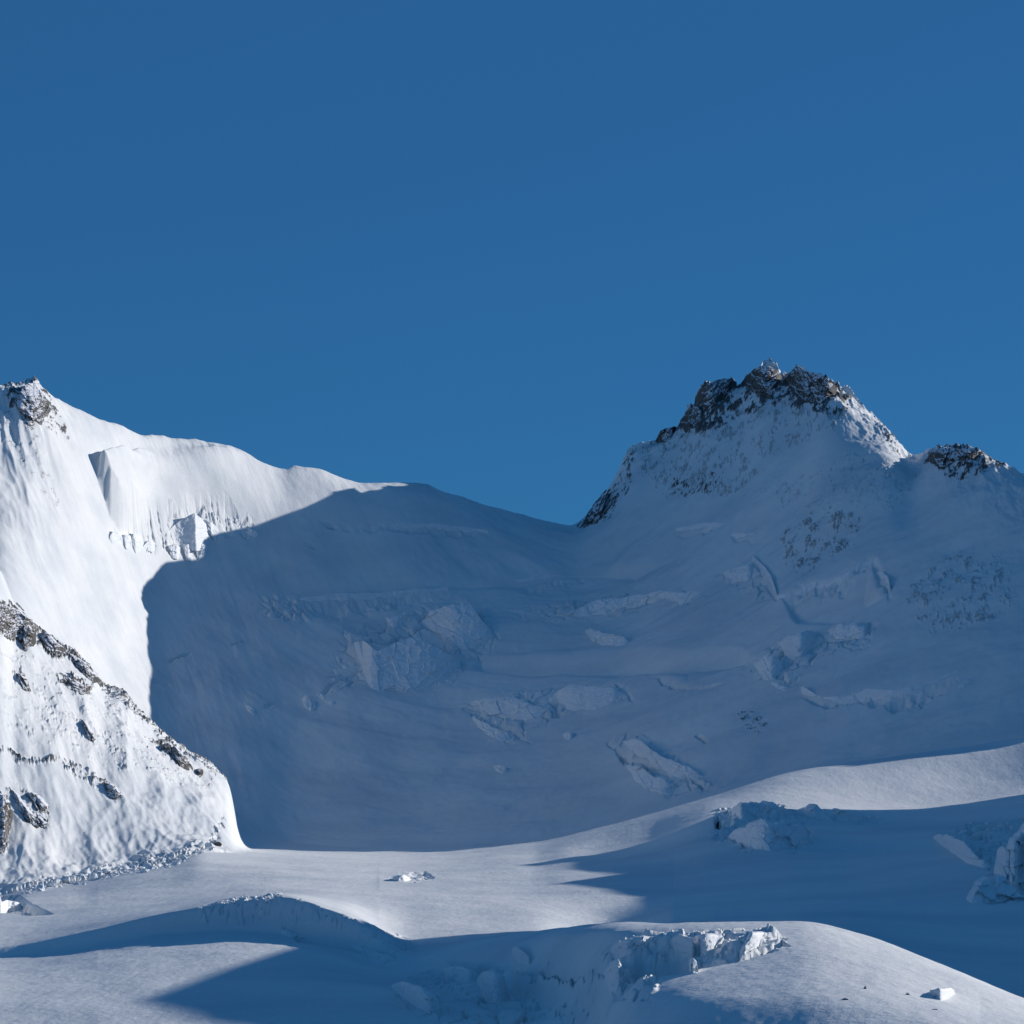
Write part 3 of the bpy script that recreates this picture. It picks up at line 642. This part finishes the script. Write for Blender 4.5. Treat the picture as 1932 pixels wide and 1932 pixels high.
# rocks on the sunlit spur and on the summits
RK = dict(ice=False, back=10, lean=.6, rough=2.3, rscale=4, rag=3, side=4, rnd=.1, sink=1.5, up=1.6)
G4 = 'rock outcrops on the sunlit spur'
for lab, poly, mat in [
 ('dark grey crag at the left frame edge, highest on the spur', [(-12,1148),(8,1142),(30,1146),(54,1166),(74,1192),(58,1212),(30,1206),(-12,1202)], M_ROCKS),
 ('rust brown boulder under the highest crag of the spur', [(40,1190),(52,1180),(62,1196),(64,1222),(48,1230),(38,1214)], M_ROCK),
 ('dark rock band on the crest of the spur, upper part', [(72,1196),(86,1193),(104,1210),(122,1226),(118,1240),(100,1238),(84,1222)], M_ROCKS),
 ('dark rock band on the crest of the spur, lower part', [(122,1228),(145,1240),(168,1262),(190,1289),(182,1296),(160,1274),(138,1252)], M_ROCK),
 ('dark overhang rock below the crest band', [(104,1286),(128,1278),(148,1288),(176,1302),(160,1312),(132,1302)], M_ROCKS),
 ('narrow leaning rock in the upper middle of the spur', [(28,1270),(40,1272),(52,1292),(62,1312),(48,1304),(34,1286)], M_ROCK),
 ('dark rock wedge just under the sunlit lower crest', [(296,1404),(318,1402),(338,1416),(352,1440),(364,1458),(346,1452),(322,1428)], M_ROCK),
 ('small knob at the foot of the dark wedge', [(368,1452),(378,1450),(384,1464),(374,1468)], M_ROCK),
 ('slim rock rib in the middle of the spur', [(150,1356),(160,1360),(172,1384),(182,1398),(168,1396),(156,1374)], M_ROCKS),
 ('lower right crag of the long rock band', [(196,1474),(214,1484),(234,1506),(218,1512),(200,1502)], M_ROCKS),
 ('long curved outcrop near the lower left of the spur', [(14,1484),(32,1500),(52,1530),(78,1546),(98,1562),(80,1568),(50,1548),(28,1516)], M_ROCKS),
 ('short outcrop just above the long curved one', [(46,1490),(66,1500),(88,1520),(94,1542),(80,1540),(62,1514)], M_ROCKS),
 ('brownish crag at the lower left frame edge', [(-12,1498),(8,1500),(18,1530),(20,1572),(10,1606),(-12,1612)], M_ROCKS),
 ('small rock left of the long band', [(8,1414),(24,1414),(46,1430),(42,1438),(22,1426)], M_ROCK),
 ]:
    thing('rock_outcrop', lab, 'rock', poly, 1250, G4, mat=mat, **RK)
TW = dict(ice=False, back=6, lean=.5, rough=7, rscale=14, rag=2, side=14, rnd=.2, sink=3, up=2)
G5 = 'rock towers of the shaded peak'
def tower(lab, poly, caps, y0=2600, **kw):
    k = dict(TW); k.update(kw)
    o = thing('rock_tower', lab, 'rock tower', poly, y0, G5, mat=M_ROCK, part='rock_body' if caps else None, **k)
    for c in caps:
        cp = block('snow_cap', c, y0, back=16, lean=.6, rough=.5, rag=.8, side=5, rnd=.3, up=3, mat=M_CAP, parent=o)
        cp.location = -o.location
    return o
tower('broad dark rock tower at the left shoulder of the shaded peak', [(1309,778),(1312,748),(1323,730),(1340,722),(1360,716),(1378,714),(1390,722),(1380,742),(1352,760),(1334,776)], [])
tower('highest rock tower of the shaded peak with a sunlit snow cap', [(1396,724),(1406,711),(1420,699),(1437,690),(1452,692),(1468,700),(1476,712),(1470,734),(1446,752),(1424,744)], [[(1436,691),(1440,680),(1449,678),(1464,688),(1477,706),(1474,712),(1464,702),(1452,692)]])
tower('right rock tower of the shaded peak beside the sunlit rim', [(1480,716),(1492,700),(1505,692),(1524,702),(1548,704),(1572,722),(1582,744),(1552,764),(1516,756),(1494,740)], [[(1498,696),(1506,689),(1516,692),(1526,704),(1510,700)]])
tower('low dark step on the left ridge of the shaded peak', [(1278,806),(1286,790),(1298,774),(1312,766),(1330,780),(1318,800),(1296,812)], [])
tower('small dark block on the lower left ridge', [(1236,832),(1246,812),(1258,807),(1276,806),(1272,824),(1252,838)], [], lean=.6)
tower('dark rocks at the foot of the ridge beside the saddle', [(1094,994),(1104,980),(1122,954),(1140,934),(1156,928),(1152,950),(1136,976),(1114,994)], [], lean=.7)
tower('dark crag crowning the small peak at the right', [(1746,872),(1758,851),(1778,845),(1802,844),(1828,849),(1852,860),(1840,876),(1800,880),(1766,884)], [], y0=2450, lean=.7)
thing('rock_tower', 'frosted rock ribs of the sunlit summit at the left frame edge', 'rock tower', [(22,784),(34,742),(52,722),(66,724),(88,752),(100,790),(84,812),(62,816),(44,800)], 2100, mat=M_ROCKS, ice=False, back=30, lean=.65, rough=5, rscale=11, rag=2, side=10, sink=3, up=1)

# the broken front of the glacier: blocks with snow on top
FB = dict(flat=True, back=7, lean=.22, rough=.6, rscale=3, rag=1.2, side=1.2, rnd=.06, sink=1.2, up=1., facet=.5)
G6 = 'ice blocks of the icefall in the foreground'
for lab, poly, y0, kw in [
 ('domed ice block with a dark arch behind it, centre of the sunlit icefall', [(1266,1782),(1270,1774),(1284,1769),(1305,1774),(1316,1796),(1306,1814),(1278,1816),(1268,1800)], 500, dict(fold=(1292, 0.5, 0,.25), rnd=.4, side=3)),
 ('bright flat topped ice block right of the domed one', [(1316,1770),(1340,1766),(1366,1769),(1366,1782),(1346,1802),(1330,1816),(1320,1806)], 500, dict(fold=(1330, 0.9, 0.8,.25))),
 ('bright slanting ice fin at the right end of the icefall', [(1394,1808),(1408,1784),(1420,1763),(1458,1764),(1444,1776),(1426,1794),(1414,1808)], 400, dict(fold=(1402, 0.8, -2,.25))),
 ('long sunlit ice wall at the left of the icefall', [(1154,1788),(1180,1778),(1216,1770),(1262,1776),(1246,1788),(1206,1800),(1164,1810)], 500, dict(fold=(1160, 0.3, 0,.25), back=5)),
 ('crooked ice block half in shadow left of the dark crevasse', [(1142,1838),(1154,1822),(1168,1816),(1176,1832),(1190,1842),(1182,1852),(1166,1868),(1146,1872)], 400, dict(fold=(1160, 0.9, 0.3,.25), side=1.5)),
 ('small ice cube under the domed block', [(1302,1822),(1308,1814),(1316,1820),(1318,1836),(1306,1838)], 400, dict(fold=(1308, 0.9, 0,.25))),
 ('sunlit tip of a serac rising from the blue hollow', [(966,1794),(974,1788),(988,1798),(1002,1812),(1000,1822),(984,1820),(970,1808)], 560, dict(fold=(978, 0.9, 1,.25), side=1)),
 ('low rounded ice hump in the blue hollow, nearest the crevasse', [(900,1850),(912,1838),(930,1836),(952,1848),(958,1880),(940,1896),(912,1892)], 560, dict(rnd=.5)),
 ('long low ice hump in the blue hollow, left of the rounded one', [(738,1862),(756,1856),(790,1864),(820,1884),(834,1908),(812,1914),(780,1898),(752,1880)], 560, dict(rnd=.5)),
 ('ice step between the two humps in the blue hollow', [(836,1832),(862,1826),(890,1834),(902,1846),(876,1852),(846,1846)], 560, dict(rnd=.4)),
 ('lone bright ice block on the sunlit hump at the lower right', [(1754,1876),(1772,1870),(1796,1869),(1804,1875),(1792,1884),(1776,1889),(1764,1883)], 380, dict(sink=2, fold=(1764, 0.7, 0.3,.25), back=3)),
 ('bright ice nugget at the edge of the blue hollow, far left', [(486,1722),(490,1712),(496,1716),(496,1730),(488,1730)], 700, dict(back=3)),
 ('long bright snow fin across the dark hollow', [(642,1776),(668,1784),(700,1796),(736,1806),(752,1816),(738,1824),(716,1824),(694,1808),(664,1788)], 700, dict(back=3, lean=.9, side=1)),
 ('short thin snow fin left of the long one', [(522,1752),(534,1756),(562,1764),(590,1768),(578,1773),(550,1770),(530,1762)], 700, dict(back=3, lean=.9, side=1)),
 ('white ice lump in the middle of the bright plain', [(738,1659),(746,1654),(762,1652),(776,1660),(766,1663),(750,1663)], 1000, dict(back=5)),
 ('ice heap in the shaded dip at the left frame edge', [(-10,1706),(10,1700),(30,1704),(40,1716),(18,1722),(-10,1722)], 1000, {}),
 ]:
    k = dict(FB); k.update(kw)
    thing('ice_block', lab, 'ice block', poly, y0, G6, cap=.45, part='ice_body', **k)
G7 = 'ice walls of the shaded bowl'
for lab, poly, kw in [
 ('pale faceted ice wall in the shaded bowl, in front of the dark hole', [(1378,1582),(1400,1562),(1441,1550),(1478,1553),(1513,1556),(1544,1583),(1504,1598),(1457,1606),(1410,1600)], {}),
 ('upper ice shelf under the sunlit strip, left one', [(1378,1528),(1420,1514),(1457,1510),(1480,1522),(1478,1545),(1435,1546),(1392,1550)], {}),
 ('long thin ice shelf under the sunlit strip, right one', [(1488,1530),(1535,1521),(1597,1532),(1655,1545),(1600,1552),(1530,1546)], {}),
 ('tall ice wall at the right frame edge in the shaded bowl', [(1884,1648),(1892,1602),(1908,1606),(1916,1578),(1945,1552),(1945,1690),(1930,1676),(1912,1684)], {}),
 ('broad rounded ice apron at the lower right of the shaded bowl', [(1832,1704),(1850,1668),(1880,1654),(1896,1655),(1922,1690),(1945,1705),(1945,1732),(1894,1731),(1856,1722)], dict(rnd=.4)),
 ('sloping ice slab under a bright thin fin, right side of the bowl', [(1768,1584),(1780,1576),(1796,1576),(1824,1596),(1850,1620),(1876,1642),(1840,1636),(1800,1610)], {}),
 ]:
    k = dict(flat=True, back=12, lean=.9, rough=2.2, rscale=10, rag=7, side=4, rnd=.1, sink=1.5, up=.6); k.update(kw)
    thing('ice_wall', lab, 'ice wall', poly, 960, G7, **k)

# lumps of ice along the foot of the spur, and small rocks
def lump(seed, r, sq=(1,1,.7)):
    rs = np.random.RandomState(seed)
    import bmesh
    bm = bmesh.new(); bmesh.ops.create_icosphere(bm, subdivisions=2, radius=1)
    cuts = rs.randn(7, 3); cuts /= np.linalg.norm(cuts, axis=1)[:,None]
    for v in bm.verts:
        c = np.array(v.co)
        for n_ in cuts:
            d = c@n_-.62
            if d > 0: c = c-n_*d
        c = c*(1+.08*rs.randn())*np.array(sq)*r
        v.co = c
    me = bpy.data.meshes.new('lump'); bm.to_mesh(me); bm.free()
    return me
rs = np.random.RandomState(5)
line = np.array([(49,1676),(70,1674),(99,1663),(146,1663),(182,1650),(234,1641),(262,1640),(294,1634),(328,1621),(365,1608),(391,1600),(404,1592)], float)
LM_ = [lump(s_, 1.) for s_ in range(6)]
for me in LM_: me.materials.append(M_ICE)
ll = np.concatenate([[0], np.cumsum(np.hypot(*np.diff(line, axis=0).T))])
for i in range(64):
    d_ = ll[-1]*np.clip((i+.5)/64+.035*math.sin(i*.9), 0, 1)+rs.randn()*7
    u = np.interp(d_, ll, line[:,0])+rs.randn()*2.5; v = np.interp(d_, ll, line[:,1])+rs.randn()*4
    pt = hit(u, v+rs.randn()**2*2, 1200); r = .45+2.6*rs.rand()**4
    o = bpy.data.objects.new('ice_chunk', LM_[i % 6]); COL.objects.link(o)
    o.location = pt+np.array([0,0,r*.2]); o.scale = (r*1.3, r, r*(.8+.5*rs.rand())); o.rotation_euler = (rs.rand()*.6, rs.rand()*.6, rs.rand()*6)
    tag(o, 'white ice chunk in the broken line along the foot of the sunlit spur', 'ice chunk', 'ice chunks along the foot of the spur')
for lab, u, v, y0, r, sq in [
 ('dark boulder at the head of the ice chunk line, beside the spur nose', 405, 1594, 1200, 3.2, (1.3,1,.8)),
 ('tiny dark stone on the sunlit hump, leftmost of the three', 1597, 1886, 360, .45, (1.6,1,.5)),
 ('tiny upright dark stone on the sunlit hump, middle of the three', 1632, 1866, 360, .4, (.7,.7,1.3)),
 ('slim dark stone on the sunlit hump, nearest the lone ice block', 1713, 1878, 360, .5, (1.2,.6,.9)),
 ('dark stone in the snow below the lone ice block', 1762, 1906, 360, .4, (1.4,.8,.6)),
 ('dark boulder in the hole of the shaded bowl', 1356, 1556, 960, 2.2, (.8,.8,1.3))]:
    me = lump(int(u), r, sq); me.materials.append(M_ROCK)
    o = bpy.data.objects.new('boulder' if r > 1 else 'stone', me); COL.objects.link(o); o.location = hit(u, v, y0)+np.array([0,0,r*.15])
    tag(o, lab, 'rock')

# ------------------------------------------------------------------ ridge beyond the right edge that shades the glacier
# its crest is laid where the sun must be cut off for the shadow edges seen on the glacier
EDGE = [(800,1985,0),(520,1950,0),(372,1926,0),(300,1903,0),(260,1890,0),(420,1830,0),(590,1775,0),(1122,1754,900),(1203,1694,900),(1065,1666,900),(1125,1659,900),(1094,1642,900),(1004,1631,900)]
for u, v in [(1300,1760),(1640,1800),(1880,1900),(1400,1900),(700,1620),(900,1640),(900,1700),(1350,1495),(1500,1480),(1700,1450),(1700,1500),(1900,1410),(1900,1480),(440,1490),(300,1500),(600,1580),(1720,900),(1680,840),(1300,1700),(1500,1650),(1700,1650),(1900,1650),(1500,1560),(1700,1560)]:
    pt = hit(u, v); print('edge check', u, v, pt.round(1), np.round(sunpw(pt),1))
pw = []
for u, v, y0 in EDGE:
    pt = hit(u, v, y0); a = sunpw(pt); print('edge', u, v, pt.round(1), np.round(a,1))
    pw.append([max(a[0], pw[-1][0]+3) if pw else a[0], a[1]])
pw = [q for q in pw if not 775 < q[0] < 870]
t2 = pw[-4]; t2[1] += 1.5
pw[-3] = [t2[0]+16, t2[1]-12]; pw[-2] = [max(pw[-2][0], t2[0]+90), min(pw[-2][1], t2[1]-21)]
pw[-1][0] = max(pw[-1][0], pw[-2][0]+25); pw[-1][1] += 2.6; pw[-2][1] += 3.5
pw.insert(-1, [pw[-2][0]+.55*(pw[-1][0]-pw[-2][0]), pw[-1][1]-.2])
pw += [[pw[-1][0]+7, pw[-1][1]-7], [pw[-1][0]+16, -350], [pw[-1][0]+30, -398], [1500, -398], [1526, -385], [1540, -262], [1690, -260]]
pw = [[150,-190],[pw[0][0]-22,-188]] + pw + [[805,-222],[870,-240],[1900,-262],[2120,-262],[2400,-262]]
pw = np.array(sorted(pw))
print('edge pw', pw.round(0).tolist())
pp = np.arange(150, 2180, 4.)
qq = np.interp(pp, pw[:,0], pw[:,1])
xc = 400+.22*pp+np.maximum(0, pp-1500)*.6; yc = (pp+xc*SH[1])/SH[0]; zc = qq+(xc*SH[0]+yc*SH[1])*TE
off = np.concatenate([-np.geomspace(420,2,26), [0], np.geomspace(2,500,26)])
RX = xc[:,None]+off[None,:]*1.0; RY = yc[:,None]-.1*off[None,:]
fall = np.abs(off)[None,:]
zs = smooth(zc, 41)-22
k = np.exp(-fall/14)
RZ = zs[:,None]+(zc-zs)[:,None]*k - .72*fall + (1-np.exp(-fall/30))*9*(ridged(RX, RY, 120, 4, .5, 8.)-1.9)
RZ = np.maximum(RZ, -110)
tag(grid_mesh('snow_ridge', RX, RY, RZ, np.ones((len(pp)-1, len(off)-1), bool), M_GLACIER), 'jagged snow ridge standing to the right of the glacier', 'ridge', kind='structure')

# ------------------------------------------------------------------ light, sky, camera
sun = bpy.data.lights.new('sun', 'SUN'); sun.energy = 4.1; sun.angle = R(.25); sun.color = (1, .96, .925)
so = bpy.data.objects.new('sun', sun); COL.objects.link(so)
so.rotation_euler = (R(90)-SUN_E, 0, math.atan2(SH[1], SH[0])+R(90)); so.location = (0,0,900)
w = bpy.data.worlds.new('World'); S.world = w; w.use_nodes = True
nt = w.node_tree; bg = nt.nodes['Background']
sk = nt.nodes.new('ShaderNodeTexSky'); sk.sky_type = 'NISHITA'; sk.sun_disc = False
sk.sun_elevation = SUN_E; sk.sun_rotation = R(90)-SUN_B
sk.altitude = 3000; sk.air_density = 1.; sk.dust_density = .1; sk.ozone_density = 2.
mx = nt.nodes.new('ShaderNodeMix'); mx.data_type = 'RGBA'; mx.blend_type = 'MULTIPLY'; mx.inputs['Factor'].default_value = 1
mx.inputs['B'].default_value = (.13, .475, .75, 1)                 # deep polarised blue of high altitude
nt.links.new(sk.outputs['Color'], mx.inputs['A'])
m2 = nt.nodes.new('ShaderNodeMix'); m2.data_type = 'RGBA'; m2.inputs['Factor'].default_value = .64
m2.inputs['B'].default_value = (.25, 1.19, 2.93, 1)
nt.links.new(mx.outputs['Result'], m2.inputs['A'])
nt.links.new(m2.outputs['Result'], bg.inputs['Color']); bg.inputs['Strength'].default_value = .1

cam = bpy.data.cameras.new('camera'); co = bpy.data.objects.new('camera', cam); COL.objects.link(co)
co.location = (0,0,0); co.rotation_euler = (R(90), 0, 0)
cam.sensor_width = 36; cam.lens = 36*F/1932; cam.shift_y = (VH-966)/1932
cam.clip_start = 1; cam.clip_end = 30000
S.camera = co
S.view_settings.view_transform = 'Standard'; S.view_settings.look = 'None'
S.view_settings.exposure = 0; S.view_settings.gamma = 1
S.render.resolution_x = S.render.resolution_y = 1024
print('done', time.time()-T0)
